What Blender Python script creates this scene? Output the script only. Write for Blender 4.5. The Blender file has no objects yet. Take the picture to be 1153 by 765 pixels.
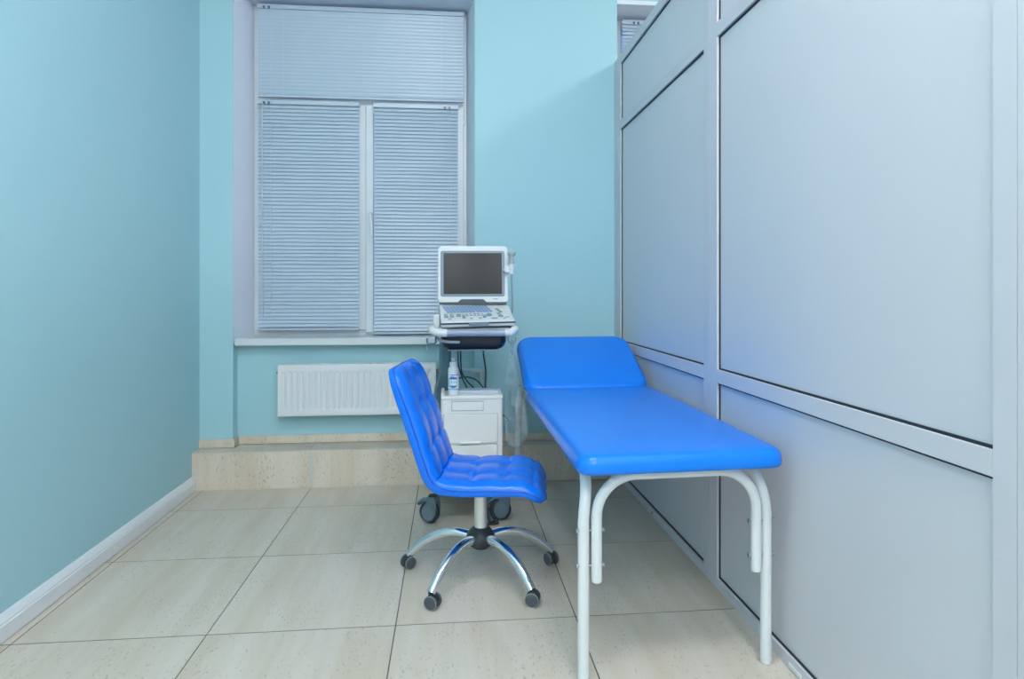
import bpy, bmesh, math, random
from mathutils import Vector, Matrix
random.seed(7)
S = bpy.context.scene
COL = S.collection
PI = math.pi

# ---------------------------------------------------------------- camera
F_PX = 716.0
yaw = math.atan(69.2 / F_PX)
cd = bpy.data.cameras.new('camera')
cam = bpy.data.objects.new('camera', cd)
COL.objects.link(cam)
cd.sensor_fit = 'HORIZONTAL'
cd.sensor_width = 36.0
cd.lens = 36.0 * F_PX / 1153.0
cd.shift_x = 0.0
cd.shift_y = -(382.5 - 328.5) / 1153.0
cam.location = (0, 0, 1.10)
cam.rotation_euler = (PI / 2, 0, -yaw)
cd.clip_start = 0.02
S.camera = cam

# ---------------------------------------------------------------- world and exposure
w = bpy.data.worlds.new('dusk_sky')
S.world = w
w.use_nodes = True
w.node_tree.nodes['Background'].inputs[0].default_value = (0.22, 0.36, 0.75, 1)
w.node_tree.nodes['Background'].inputs[1].default_value = 0.9
S.view_settings.view_transform = 'Standard'
S.view_settings.look = 'None'
S.view_settings.gamma = 1
S.view_settings.exposure = 0.0
LAMP = 28.5            # emission of the ceiling lamps' diffusers
LAMP_COL = (0.955, 0.965, 1.0)
CEIL = 3.35

# ---------------------------------------------------------------- materials
def newmat(name):
    m = bpy.data.materials.new(name)
    m.use_nodes = True
    nt = m.node_tree
    return m, nt, nt.nodes['Principled BSDF']

def N(nt, t, **k):
    n = nt.nodes.new(t)
    for a, b in k.items():
        if a in n.inputs.keys():
            n.inputs[a].default_value = b
        else:
            setattr(n, a, b)
    return n

def plain(name, col, rough=0.5, metal=0.0, var=0.03, scale=8.0, bump=0.0, bscale=200.0, **kw):
    m, nt, p = newmat(name)
    tc = N(nt, 'ShaderNodeTexCoord')
    nz = N(nt, 'ShaderNodeTexNoise', Scale=scale, Detail=3.0)
    nt.links.new(tc.outputs['Object'], nz.inputs['Vector'])
    mx = N(nt, 'ShaderNodeMix', data_type='RGBA')
    mx.inputs[6].default_value = tuple(max(0, c * (1 - var)) for c in col) + (1,)
    mx.inputs[7].default_value = tuple(min(1, c * (1 + var)) for c in col) + (1,)
    nt.links.new(nz.outputs['Fac'], mx.inputs[0])
    nt.links.new(mx.outputs[2], p.inputs['Base Color'])
    p.inputs['Roughness'].default_value = rough
    p.inputs['Metallic'].default_value = metal
    if bump:
        n2 = N(nt, 'ShaderNodeTexNoise', Scale=bscale, Detail=2.0)
        nt.links.new(tc.outputs['Object'], n2.inputs['Vector'])
        b = N(nt, 'ShaderNodeBump', Strength=bump, Distance=0.002)
        nt.links.new(n2.outputs['Fac'], b.inputs['Height'])
        nt.links.new(b.outputs['Normal'], p.inputs['Normal'])
    for k, v in kw.items():
        p.inputs[k.replace('_', ' ')].default_value = v
    return m

def travertine(name, axis, g=1.0):
    """beige stone: long streaks along one axis, fine dark pits, each piece of its own cut"""
    m, nt, p = newmat(name)
    tc = N(nt, 'ShaderNodeTexCoord')
    oi = N(nt, 'ShaderNodeObjectInfo')
    off = N(nt, 'ShaderNodeVectorMath', operation='SCALE')
    off.inputs[0].default_value = (37.0, 19.0, 53.0)
    nt.links.new(oi.outputs['Random'], off.inputs['Scale'])
    ad = N(nt, 'ShaderNodeVectorMath', operation='ADD')
    nt.links.new(tc.outputs['Object'], ad.inputs[0])
    nt.links.new(off.outputs[0], ad.inputs[1])
    def stretch(sc):
        mp = N(nt, 'ShaderNodeMapping')
        mp.inputs['Scale'].default_value = sc
        nt.links.new(ad.outputs[0], mp.inputs['Vector'])
        return mp
    long_ = (1.3, 1.3, 1.3)
    def sc(a, b):
        v = [a, a, a]; v[axis] = b
        return tuple(v)
    m1 = stretch(sc(9.0, 1.1))
    n1 = N(nt, 'ShaderNodeTexNoise', Scale=1.0, Detail=5.0, Roughness=0.6)
    nt.links.new(m1.outputs[0], n1.inputs['Vector'])
    r1 = N(nt, 'ShaderNodeValToRGB')
    e = r1.color_ramp.elements
    e[0].position = 0.34; e[0].color = (0.610 * g, 0.530 * g, 0.415 * g, 1)
    e[1].position = 0.62; e[1].color = (0.690 * g, 0.620 * g, 0.530 * g, 1)
    k = e.new(0.49); k.color = (0.650 * g, 0.580 * g, 0.475 * g, 1)
    nt.links.new(n1.outputs['Fac'], r1.inputs['Fac'])
    m2 = stretch(sc(150.0, 65.0))
    n2 = N(nt, 'ShaderNodeTexNoise', Scale=1.0, Detail=2.0, Roughness=0.5)
    nt.links.new(m2.outputs[0], n2.inputs['Vector'])
    m3 = stretch(sc(9.0, 3.0))
    n3 = N(nt, 'ShaderNodeTexNoise', Scale=1.0, Detail=1.0)
    nt.links.new(m3.outputs[0], n3.inputs['Vector'])
    th = N(nt, 'ShaderNodeMapRange')
    th.inputs['From Min'].default_value = 0.635
    th.inputs['From Max'].default_value = 0.72
    mul = N(nt, 'ShaderNodeMath', operation='MULTIPLY_ADD')
    mul.inputs[1].default_value = 0.22
    nt.links.new(n3.outputs['Fac'], mul.inputs[0])
    sb = N(nt, 'ShaderNodeMath', operation='ADD')
    sb.inputs[1].default_value = -0.10
    nt.links.new(n2.outputs['Fac'], sb.inputs[0])
    nt.links.new(sb.outputs[0], mul.inputs[2])
    nt.links.new(mul.outputs[0], th.inputs['Value'])
    mx = N(nt, 'ShaderNodeMix', data_type='RGBA')
    mx.inputs[7].default_value = (0.48, 0.42, 0.345, 1)
    nt.links.new(th.outputs[0], mx.inputs[0])
    nt.links.new(r1.outputs['Color'], mx.inputs[6])
    nt.links.new(mx.outputs[2], p.inputs['Base Color'])
    p.inputs['Roughness'].default_value = 0.5
    b = N(nt, 'ShaderNodeBump', Strength=0.25, Distance=0.001)
    b.invert = True
    nt.links.new(th.outputs[0], b.inputs['Height'])
    nt.links.new(b.outputs['Normal'], p.inputs['Normal'])
    return m

M = {}
M['paint'] = plain('teal_paint', (0.395, 0.665, 0.73), 0.6, var=0.025, scale=1.3, bump=0.08, bscale=260)
M['plaster'] = plain('white_reveal_plaster', (0.76, 0.82, 0.9), 0.6, bump=0.08)
M['neutral'] = plain('pale_room_paint', (0.55, 0.58, 0.58), 0.7)
M['ceil'] = plain('ceiling_paint', (0.80, 0.84, 0.86), 0.8)
M['tile'] = travertine('travertine_floor_tile', 1)
M['tilev'] = travertine('travertine_riser_tile', 2, 1.12)
M['grout'] = plain('dark_grout', (0.1, 0.11, 0.095), 0.9)
M['lgrout'] = plain('pale_grout', (0.62, 0.62, 0.55), 0.9)
M['base'] = plain('white_baseboard_gloss', (0.78, 0.82, 0.84), 0.35)
M['pvc'] = plain('white_window_plastic', (0.7, 0.76, 0.79), 0.3)
M['alu'] = plain('powder_coated_rail', (0.665, 0.66, 0.7), 0.5, var=0.01)
M['panel'] = plain('pale_blue_laminate', (0.68, 0.68, 0.715), 0.34, var=0.015, scale=1.5)
M['gasket'] = plain('black_gasket_rubber', (0.012, 0.02, 0.03), 0.6)
M['slat'] = plain('blind_slat_enamel', (.480, .590, .685), 0.28, var=0.01)
M['slat2'] = plain('blind_rail_enamel', (0.5, 0.59, 0.665), 0.32, var=0.01)
M['cord'] = plain('blind_cord', (0.50, 0.60, 0.74), 0.7)
M['clip'] = plain('dark_bracket_metal', (0.10, 0.15, 0.20), 0.4, 0.6)
M['rad'] = plain('radiator_enamel', (0.79, 0.82, 0.84), 0.3)
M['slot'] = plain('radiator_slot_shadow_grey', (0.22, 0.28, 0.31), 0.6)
M['brass'] = plain('dull_valve_metal', (0.22, 0.21, 0.19), 0.4, 0.7)
M['vinyl'] = plain('blue_vinyl', (0.0, 0.215, 0.88), 0.25, var=0.02, bump=0.06, bscale=500)
M['vinylc'] = plain('blue_chair_leatherette', (0.0, 0.185, 0.92), 0.24, var=0.03, bump=0.10, bscale=420)
M['pipe'] = plain('darker_blue_piping', (0.0, 0.075, 0.55), 0.35)
M['steelw'] = plain('white_painted_steel', (0.76, 0.8, 0.81), 0.3)
M['chrome'] = plain('chrome', (0.80, 0.84, 0.87), 0.08, 1.0, var=0.0)
M['satin'] = plain('satin_steel', (0.86, 0.86, 0.82), 0.38, 0.7)
M['blackp'] = plain('black_plastic', (0.025, 0.035, 0.042), 0.42)
M['greyp'] = plain('dark_grey_caster_plastic', (0.075, 0.088, 0.10), 0.5)
M['rim'] = plain('pale_caster_rim', (0.30, 0.33, 0.34), 0.45)
M['cwheel'] = plain('grey_blue_caster_plastic', (0.13, 0.18, 0.22), 0.5)
M['cwheel2'] = plain('grey_blue_caster_disc', (0.165, 0.225, 0.275), 0.45)
M['tyre'] = plain('dark_tyre_rubber', (0.035, 0.05, 0.065), 0.6)
M['white'] = plain('white_device_plastic', (0.72, 0.755, 0.76), 0.35)
M['white2'] = plain('white_cabinet_plastic', (0.83, 0.84, 0.83), 0.4)
M['lid'] = plain('blue_grey_lid_plastic', (0.50, 0.58, 0.63), 0.4)
M['grip'] = plain('grey_handle_sleeve', (0.3, 0.37, 0.46), 0.4)
M['column'] = plain('blue_grey_column', (0.095, 0.20, 0.255), 0.4)
M['navy'] = plain('navy_black_tray', (0.008, 0.018, 0.030), 0.35)
M['trim'] = plain('grey_blue_tray_rim', (0.20, 0.30, 0.40), 0.4)
M['bezel'] = plain('grey_blue_bezel', (0.2, 0.28, 0.35), 0.35)
M['dkline'] = plain('dark_slate_edge', (0.03, 0.055, 0.08), 0.4)
M['screen'] = plain('dark_screen_glass', (0.019, 0.024, 0.025), 0.18, Specular_IOR_Level=0.15)
M['key'] = plain('pale_blue_keys', (0.24, 0.36, 0.56), 0.5)
M['btn'] = plain('grey_buttons', (0.25, 0.33, 0.37), 0.5)
M['cable'] = plain('dark_grey_cable', (0.035, 0.055, 0.075), 0.5)
M['pipew'] = plain('white_plastic_pipe', (0.6, 0.68, 0.72), 0.35)
M['bottle'] = plain('white_bottle_plastic', (0.74, 0.8, 0.83), 0.3)
M['blue'] = plain('label_blue_print', (0.06, 0.19, 0.55), 0.5)
M['cyan'] = plain('label_cyan_print', (0.18, 0.52, 0.74), 0.5)
M['probe'] = plain('probe_grey_plastic', (0.40, 0.48, 0.47), 0.4)
M['screw'] = plain('zinc_bolt', (0.45, 0.52, 0.55), 0.3, 0.8)

def mat_glass():
    m, nt, p = newmat('window_glass')
    p.inputs['Base Color'].default_value = (0.9, 0.95, 0.97, 1)
    p.inputs['Transmission Weight'].default_value = 1.0
    p.inputs['Roughness'].default_value = 0.02
    p.inputs['IOR'].default_value = 1.2
    return m
def mat_bag():
    m, nt, p = newmat('clear_plastic_film')
    tc = N(nt, 'ShaderNodeTexCoord')
    nz = N(nt, 'ShaderNodeTexNoise', Scale=22.0, Detail=4.0)
    nt.links.new(tc.outputs['Object'], nz.inputs['Vector'])
    mr = N(nt, 'ShaderNodeMapRange')
    mr.inputs['From Min'].default_value = 0.42
    mr.inputs['From Max'].default_value = 0.70
    mr.inputs['To Min'].default_value = 0.02
    mr.inputs['To Max'].default_value = 0.24
    nt.links.new(nz.outputs['Fac'], mr.inputs['Value'])
    lw = N(nt, 'ShaderNodeLayerWeight', Blend=0.25)
    am = N(nt, 'ShaderNodeMath', operation='MULTIPLY_ADD')
    am.inputs[1].default_value = 0.6
    nt.links.new(lw.outputs['Facing'], am.inputs[0])
    nt.links.new(mr.outputs[0], am.inputs[2])
    nt.links.new(am.outputs[0], p.inputs['Alpha'])
    p.inputs['Base Color'].default_value = (0.60, 0.74, 0.78, 1)
    p.inputs['Roughness'].default_value = 0.12
    b = N(nt, 'ShaderNodeBump', Strength=0.5, Distance=0.01)
    nt.links.new(nz.outputs['Fac'], b.inputs['Height'])
    nt.links.new(b.outputs['Normal'], p.inputs['Normal'])
    return m
def mat_lamp():
    m, nt, p = newmat('lamp_diffuser')
    p.inputs['Emission Color'].default_value = LAMP_COL + (1,)
    p.inputs['Emission Strength'].default_value = LAMP
    return m
M['glass'] = mat_glass(); M['bag'] = mat_bag(); M['lamp'] = mat_lamp()

# ---------------------------------------------------------------- mesh helpers
def bm_new(): return bmesh.new()

def box(bm, x0, x1, y0, y1, z0, z1, bev=0.0, seg=2):
    r = bmesh.ops.create_cube(bm, size=1.0)
    vs = r['verts']
    for v in vs:
        v.co = Vector((x0 + (v.co.x + .5) * (x1 - x0), y0 + (v.co.y + .5) * (y1 - y0), z0 + (v.co.z + .5) * (z1 - z0)))
    if bev > 0:
        es = list({e for v in vs for e in v.link_edges})
        r2 = bmesh.ops.bevel(bm, geom=es, offset=bev, segments=seg, affect='EDGES', profile=0.5)
    return bm

def spline(pts, n=8):
    P = [Vector(p) for p in pts]
    if len(P) < 3: return P
    out = []
    for i in range(len(P) - 1):
        p0 = P[i - 1] if i else P[0] * 2 - P[1]
        p1, p2 = P[i], P[i + 1]
        p3 = P[i + 2] if i + 2 < len(P) else P[-1] * 2 - P[-2]
        for k in range(n):
            t = k / n
            out.append(0.5 * ((2 * p1) + (p2 - p0) * t + (2 * p0 - 5 * p1 + 4 * p2 - p3) * t * t + (3 * p1 - p0 - 3 * p2 + p3) * t ** 3))
    out.append(P[-1])
    return out

def tube(bm, pts, r, seg=12, cap=True, rnd=False):
    """tube along a list of points; r a number or a list of radii"""
    P = [Vector(p) for p in pts]
    n = len(P)
    R = list(r) if isinstance(r, (list, tuple)) else [r] * n
    if rnd:
        d0 = (P[0] - P[1]).normalized(); d1 = (P[-1] - P[-2]).normalized()
        P = [P[0] + d0 * R[0] * .35, P[0] + d0 * R[0] * .25] + P + [P[-1] + d1 * R[-1] * .25, P[-1] + d1 * R[-1] * .35]
        R = [R[0] * .55, R[0] * .86] + R + [R[-1] * .86, R[-1] * .55]
        n += 4
    t0 = (P[1] - P[0]).normalized()
    a = Vector((0, 0, 1)) if abs(t0.z) < .9 else Vector((1, 0, 0))
    u = t0.cross(a).normalized()
    rings = []
    for i in range(n):
        t = (P[min(i + 1, n - 1)] - P[max(i - 1, 0)]).normalized()
        u = (u - t * u.dot(t)).normalized()
        v = t.cross(u)
        rings.append([bm.verts.new(P[i] + (u * math.cos(2 * PI * k / seg) + v * math.sin(2 * PI * k / seg)) * R[i]) for k in range(seg)])
    for i in range(n - 1):
        for k in range(seg):
            bm.faces.new((rings[i][k], rings[i][(k + 1) % seg], rings[i + 1][(k + 1) % seg], rings[i + 1][k]))
    if cap:
        bm.faces.new(rings[0][::-1]); bm.faces.new(rings[-1])
    return bm

def lathe(bm, prof, seg=24, mtx=None):
    """profile [(radius, height)] about the z axis"""
    rings = []
    for r, z in prof:
        if r < 1e-5:
            rings.append([bm.verts.new((0, 0, z))])
        else:
            rings.append([bm.verts.new((r * math.cos(2 * PI * k / seg), r * math.sin(2 * PI * k / seg), z)) for k in range(seg)])
    new = [v for r in rings for v in r]
    for a, b in zip(rings, rings[1:]):
        for k in range(seg):
            k2 = (k + 1) % seg
            if len(a) == 1 and len(b) == 1: continue
            if len(a) == 1: bm.faces.new((a[0], b[k2], b[k]))
            elif len(b) == 1: bm.faces.new((a[k], a[k2], b[0]))
            else: bm.faces.new((a[k], a[k2], b[k2], b[k]))
    if len(rings[0]) > 1: bm.faces.new(rings[0][::-1])
    if len(rings[-1]) > 1: bm.faces.new(rings[-1])
    if mtx is not None:
        for v in new: v.co = mtx @ v.co
    return bm

def prism(bm, poly, a0, a1, plane='xz'):
    """polygon extruded along the missing axis"""
    def mk(p, a):
        if plane == 'xz': return (p[0], a, p[1])
        if plane == 'xy': return (p[0], p[1], a)
        return (a, p[0], p[1])
    A = [bm.verts.new(mk(p, a0)) for p in poly]
    B = [bm.verts.new(mk(p, a1)) for p in poly]
    bm.faces.new(A); bm.faces.new(B[::-1])
    n = len(poly)
    for i in range(n):
        bm.faces.new((A[i], B[i], B[(i + 1) % n], A[(i + 1) % n]))
    return bm

def rot_y90():  return Matrix.Rotation(PI / 2, 4, 'Y')
def rot_x90():  return Matrix.Rotation(PI / 2, 4, 'X')

def finish(bm, name, mat, parent=None, loc=(0, 0, 0), rot=(0, 0, 0), smooth=True, ang=35, shift=None):
    if shift is not None:
        for v in bm.verts: v.co -= Vector(shift)
    bmesh.ops.recalc_face_normals(bm, faces=bm.faces)
    if smooth:
        for f in bm.faces: f.smooth = True
        lim = math.radians(ang)
        for e in bm.edges:
            if len(e.link_faces) == 2 and e.calc_face_angle(0) > lim: e.smooth = False
    me = bpy.data.meshes.new(name)
    bm.to_mesh(me); bm.free()
    if isinstance(mat, str): mat = M[mat]
    me.materials.append(mat)
    o = bpy.data.objects.new(name, me)
    COL.objects.link(o)
    o.location = loc; o.rotation_euler = rot
    if parent: o.parent = parent
    if smooth:
        wm = o.modifiers.new('weighted_normals', 'WEIGHTED_NORMAL'); wm.keep_sharp = True; wm.weight = 80
    return o

def copy_of(src, loc, rot=None, parent=None):
    c = src.copy(); COL.objects.link(c)
    c.location = loc
    if rot is not None: c.rotation_euler = rot
    c.parent = parent if parent else src.parent
    return c

def empty(name, loc=(0, 0, 0), rz=0.0):
    o = bpy.data.objects.new(name, None); COL.objects.link(o)
    o.empty_display_size = 0.1
    o.location = loc; o.rotation_euler = (0, 0, rz)
    return o

def tag(o, label=None, cat=None, group=None, kind=None):
    if label: o['label'] = label
    if cat: o['category'] = cat
    if group: o['group'] = group
    if kind: o['kind'] = kind
    return o

def struct(o, label=None, cat=None):
    o['kind'] = 'structure'
    if label: o['label'] = label
    if cat: o['category'] = cat
    return o

# ---------------------------------------------------------------- the room
XL, YR, YP, YN = -1.415, 3.647, 3.755, 3.83      # left wall, riser, pier face, niche face
XP = 0.982                                        # partition face
ZS = 0.212                                        # top of the step

# floor slab with its tiles
bm = box(bm_new(), -1.6, 3.6, -5.3, 4.4, -0.12, -0.0010)
floor = struct(finish(bm, 'floor', 'grout', smooth=False), 'beige travertine tiled floor with thin dark joints', 'floor')
cols = [(-1.415, -1.3655), (-1.3620, -0.7795), (-0.7765, -0.1815), (-0.1785, 0.4195), (0.4225, 1.035)]
rows = [-5.2, -4.6, -4.0, -3.4, -2.8, -2.2, -1.6, -1.0, -0.28, 0.32, 0.92, 1.52, 2.121, 2.728, 3.330, 3.652]
cache = {}
def tile(x0, x1, y0, y1, parent=floor):
    key = (round(x1 - x0, 3), round(y1 - y0, 3))
    loc = ((x0 + x1) / 2, (y0 + y1) / 2, 0)
    if key in cache: return copy_of(cache[key], loc)
    o = finish(box(bm_new(), -key[0] / 2, key[0] / 2, -key[1] / 2, key[1] / 2, -0.0010, 0), 'tile', 'tile', parent, loc, smooth=False)
    cache[key] = o
    return o
for (x0, x1) in cols:
    for y0, y1 in zip(rows, rows[1:]):
        tile(x0 + .0005, x1 - .0005, y0 + 0.0026, y1 - 0.0026)
for i in range(4):                                  # the room beyond the partition
    for y0, y1 in zip(rows, rows[1:]):
        tile(1.038 + i * .6, 1.635 + i * .6, y0 + 0.0015, y1 - 0.0015)

# raised step under the window
bm = bm_new()
box(bm, XL, XP + .0, YR + .008, YP + .02, 0, ZS - .006)
box(bm, -1.225, 0.135, YP, YN + .02, 0, ZS - .006)
step = struct(finish(bm, 'step', 'lgrout', smooth=False), 'low beige tiled step along the foot of the window wall', 'step')
xs = [XL, -0.785, -0.181, 0.421, XP]
for i, (a, b) in enumerate(zip(xs, xs[1:])):
    a2 = a + (.0 if i == 0 else .002); b2 = b - .002
    o = finish(box(bm_new(), -(b2 - a2) / 2, (b2 - a2) / 2, 0, .009, .004, ZS - .003), 'riser_tile', 'tilev', step, ((a2 + b2) / 2, YR, 0), smooth=False)
    o = finish(box(bm_new(), -(b2 - a2) / 2, (b2 - a2) / 2, 0, YP - YR - .004, -.007, 0), 'ledge_tile', 'tile', step, ((a2 + b2) / 2, YR + .003, ZS), smooth=False)
for a, b in ((-1.222, -.785), (-.785, -.181), (-.181, .132)):
    finish(box(bm_new(), a + .002, b - .002, YP + .001, YN, ZS - .007, ZS), 'ledge_tile', 'tile', step, smooth=False)
bm = bm_new(); box(bm, -.787, -.766, YR - .0012, YR + .008, .004, ZS - .003)
finish(bm, 'joint_strip', 'lgrout', step, smooth=False)
bm = bm_new(); box(bm, XL, XP, YR - .001, YR + .003, ZS - .0035, ZS + .0005)
finish(bm, 'edge_strip', 'lgrout', step, smooth=False)
bm = bm_new(); box(bm, XL + .02, 0.0, YR - .004, YR + .003, 0, .003)
finish(bm, 'foot_joint', 'lgrout', step, smooth=False)
# stone skirting on the step
sk = empty('baseboard_back'); struct(sk, 'narrow beige stone skirting standing on the step', 'baseboard')
zk = ZS + .049
for a, b, y in ((XL, -1.232, YP), (-1.222, -1.07, YN), (-1.068, -.785, YN), (-.783, -.182, YN), (-.180, .130, YN), (.142, .42, YP), (.422, XP, YP)):
    finish(box(bm_new(), -(b - a) / 2, (b - a) / 2, -.010, 0, .003, .049), 'skirting_tile', 'tilev', sk, ((a + b) / 2, y, ZS), smooth=False)
finish(box(bm_new(), -.0, .010, 0, YN - YP - .012, .003, .049), 'skirting_tile', 'tilev', sk, (-1.232, YP - .009, ZS), smooth=False)
finish(box(bm_new(), -.010, .0, 0, YN - YP - .012, .003, .049), 'skirting_tile', 'tilev', sk, (.142, YP - .009, ZS), smooth=False)

# walls
bm = bm_new(); box(bm, XL - .2, XL, -5.2, YP, -.1, CEIL)
struct(finish(bm, 'wall_left', 'paint', smooth=False), 'light turquoise painted left wall', 'wall')
bm = bm_new()
box(bm, XL - .2, -1.232, YP, 4.25, 0, CEIL)
box(bm, -1.232, .142, YN, 4.25, 0, .80)
box(bm, -1.232, .142, YP, 4.25, 2.84, CEIL)
box(bm, .142, 1.0, YP, 4.25, 0, CEIL)
box(bm, 1.0, 2.35, YP, 4.25, 2.84, CEIL)
box(bm, 1.0, 2.35, YN, 4.25, 0, .80)
box(bm, 2.35, 3.6, YP, 4.25, 0, CEIL)
struct(finish(bm, 'wall_back', 'paint', smooth=False), 'turquoise painted window wall with a niche under the window', 'wall')
bm = bm_new(); box(bm, XL - .2, 3.8, -5.4, -5.2, -.1, CEIL)
struct(finish(bm, 'wall_front', 'neutral', smooth=False), 'pale wall behind the camera', 'wall')
bm = bm_new(); box(bm, 3.6, 3.8, -5.4, 4.25, -.1, CEIL)
struct(finish(bm, 'wall_outer', 'neutral', smooth=False), 'pale wall of the room beyond the partition', 'wall')
bm = bm_new(); box(bm, XL - .2, 3.8, -5.4, 4.25, CEIL, CEIL + .1)
struct(finish(bm, 'ceiling', 'ceil', smooth=False), 'white ceiling', 'ceiling')

# left baseboard with its moulded top
bm = bm_new()
prism(bm, [(XL, .003), (XL + .023, .003), (XL + .023, .052), (XL + .019, .055), (XL + .019, .060), (XL + .015, .068), (XL + .009, .078), (XL, .081)], 0, 1, 'xz')
for v in bm.verts: v.co.y = -5.2 if v.co.y < .5 else YR - .001
struct(finish(bm, 'baseboard_left', 'base', ang=20), 'white moulded baseboard along the left wall', 'baseboard')

# ---------------------------------------------------------------- windows
def sash(parent, x0, x1, z0, z1, y, sw=.045, d=.03):
    bm = bm_new()
    box(bm, x0, x0 + sw, y, y + d, z0, z1, .003)
    box(bm, x1 - sw, x1, y, y + d, z0, z1, .003)
    box(bm, x0 + sw - .003, x1 - sw + .003, y + .001, y + d, z0, z0 + sw, .002)
    box(bm, x0 + sw - .003, x1 - sw + .003, y + .001, y + d, z1 - sw, z1, .002)
    s = finish(bm, 'sash', 'pvc', parent)
    bm = bm_new(); box(bm, x0 + sw - .004, x1 - sw + .004, y + .012, y + .018, z0 + sw - .004, z1 - sw + .004)
    finish(bm, 'pane', 'glass', s, smooth=False)
    return s

def window(name, label, xa, xb, full=True):
    """xa..xb: clear width at the wall face; the reveals close in towards the frame"""
    wn = struct(empty(name), label, 'window')
    xi, xj = xa + .052, xb - .042
    bm = bm_new()
    prism(bm, [(xa - .001, YP - .0005), (xi, 3.985), (xi, 4.06), (xa - .001, 4.06)], .80, 2.841, 'xy')
    prism(bm, [(xb + .001, YP - .0005), (xb + .001, 4.06), (xj, 4.06), (xj, 3.985)], .80, 2.841, 'xy')
    box(bm, xa, xb, YP - .0005, 4.06, 2.835, 2.86)
    finish(bm, 'reveal', 'plaster', wn, smooth=False)
    bm = bm_new()
    box(bm, xi, xi + .03, 3.97, 4.04, .845, 2.835, .003)
    box(bm, xj - .03, xj, 3.97, 4.04, .845, 2.835, .003)
    box(bm, xi, xj, 3.972, 4.04, .815, .872, .003)
    box(bm, xi, xj, 3.972, 4.04, 2.80, 2.835, .003)
    box(bm, xi + .02, xj - .02, 3.973, 4.04, 2.225, 2.285, .003)
    finish(bm, 'window_frame', 'pvc', wn)
    xm = xi + (xj - xi) * .518
    # the sill board
    bm = bm_new()
    box(bm, xa + .010, xb - .006, YP - .006, 3.975, .790, .832, .006)
    finish(bm, 'window_sill', 'pvc', wn)
    s1 = sash(wn, xi + .012, xm + .002, .868, 2.235, 3.955)
    s2 = sash(wn, xm + .004, xj - .022, .850, 2.235, 3.942)
    bm = bm_new(); box(bm, xi + .03, xj - .03, 3.995, 4.001, 2.27, 2.81)
    finish(bm, 'pane', 'glass', wn, smooth=False)
    # turn handle on the opening sash
    bm = bm_new()
    hx = xm + .034
    box(bm, hx - .013, hx + .013, 3.931, 3.944, 1.515, 1.585, .004)
    tube(bm, spline([(hx, 3.938, 1.57), (hx, 3.905, 1.57), (hx + .003, 3.90, 1.55), (hx + .008, 3.90, 1.50), (hx + .011, 3.904, 1.44)], 5), .0085, 10, rnd=True)
    h = finish(bm, 'window_handle', 'white', s2); h['label'] = 'small white lever handle'
    # hinges on the right edge
    for z in (2.13, .97):
        bm = bm_new()
        tube(bm, [(xj - .020, 3.948, z), (xj - .020, 3.948, z + .045)], .006, 10)
        tube(bm, [(xj - .020, 3.948, z + .048), (xj - .020, 3.948, z + .095)], .006, 10)
        finish(bm, 'hinge', 'pvc', s2)
    return wn
window('window_1', 'tall white framed window with splayed reveals and a deep white sill', -1.232, .142)
window('window_2', 'second window seen above the far end of the partition', 1.0, 2.35)

# venetian blinds, slat by slat
def slat_mesh(L, tilt):
    bm = bm_new()
    wd, n = .0265, 5
    prev = None
    for i in range(n + 1):
        t = -1 + 2 * i / n
        a = t * wd / 2
        c = .0017 * (1 - t * t)
        y = -(a * math.cos(tilt)) - c * math.sin(tilt)
        z = -(a * math.sin(tilt)) * 1 + c * math.cos(tilt)
        row = [bm.verts.new((0, y, z)), bm.verts.new((L, y, z))]
        if prev: bm.faces.new((prev[0], prev[1], row[1], row[0]))
        prev = row
    return bm

def blind(label, x0, x1, zt, zb, y, tilt, ladders, clips, group=None, pitch=.0222, strip=None):
    L = x1 - x0
    root = empty('venetian_blind', (x0, y, zb))
    tag(root, label, 'blind', group or 'venetian blinds on the windows')
    H = zt - zb
    bm = bm_new(); box(bm, 0, L, -.014, .012, H - .026, H, .002)
    hr = finish(bm, 'headrail', 'slat2', root)
    for cx in clips:
        bm = bm_new()
        for dx in (-.016, .012):
            box(bm, cx + dx - .007, cx + dx + .007, -.017, -.013, H - .024, H - .012, .001)
            box(bm, cx + dx - .003, cx + dx + .006, -.018, -.013, H - .029, H - .022, .001)
        finish(bm, 'cord_clip', 'clip', hr)
    bm = bm_new(); box(bm, 0, L, -.012, .008, 0, .012, .003)
    finish(bm, 'bottom_rail', 'slat2', root)
    s0 = None
    n = int((H - .036) / pitch)
    z = H - .036
    for i in range(n + 1):
        if z < .016: break
        jit = math.radians(random.uniform(-1.3, 1.3))
        r = (jit, math.radians(random.uniform(-.05, .05)), 0)
        if s0 is None: s0 = finish(slat_mesh(L - .004, tilt), 'slat', 'slat', root, (.002, 0, z), r, ang=80)
        else: copy_of(s0, (.002, 0, z), r)
        z -= pitch
    for lx in ladders:
        bm = bm_new(); tube(bm, [(lx, -.0155, .006), (lx, -.0155, H - .026)], .0007, 5)
        finish(bm, 'ladder_cord', 'cord', root)
    return root

def pull(parent, pts, r, name, mat='cord', tassel=False):
    o = parent.location
    bm = bm_new()
    P = spline(pts, 5)
    tube(bm, P, r, 6, rnd=True)
    if tassel:
        e = Vector(pts[-1])
        tube(bm, [e + Vector((0, 0, .004)), e - Vector((0, 0, .010)), e - Vector((0, 0, .026))], [.002, .0045, .006], 8)
    return finish(bm, name, mat, parent, shift=o)

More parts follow.
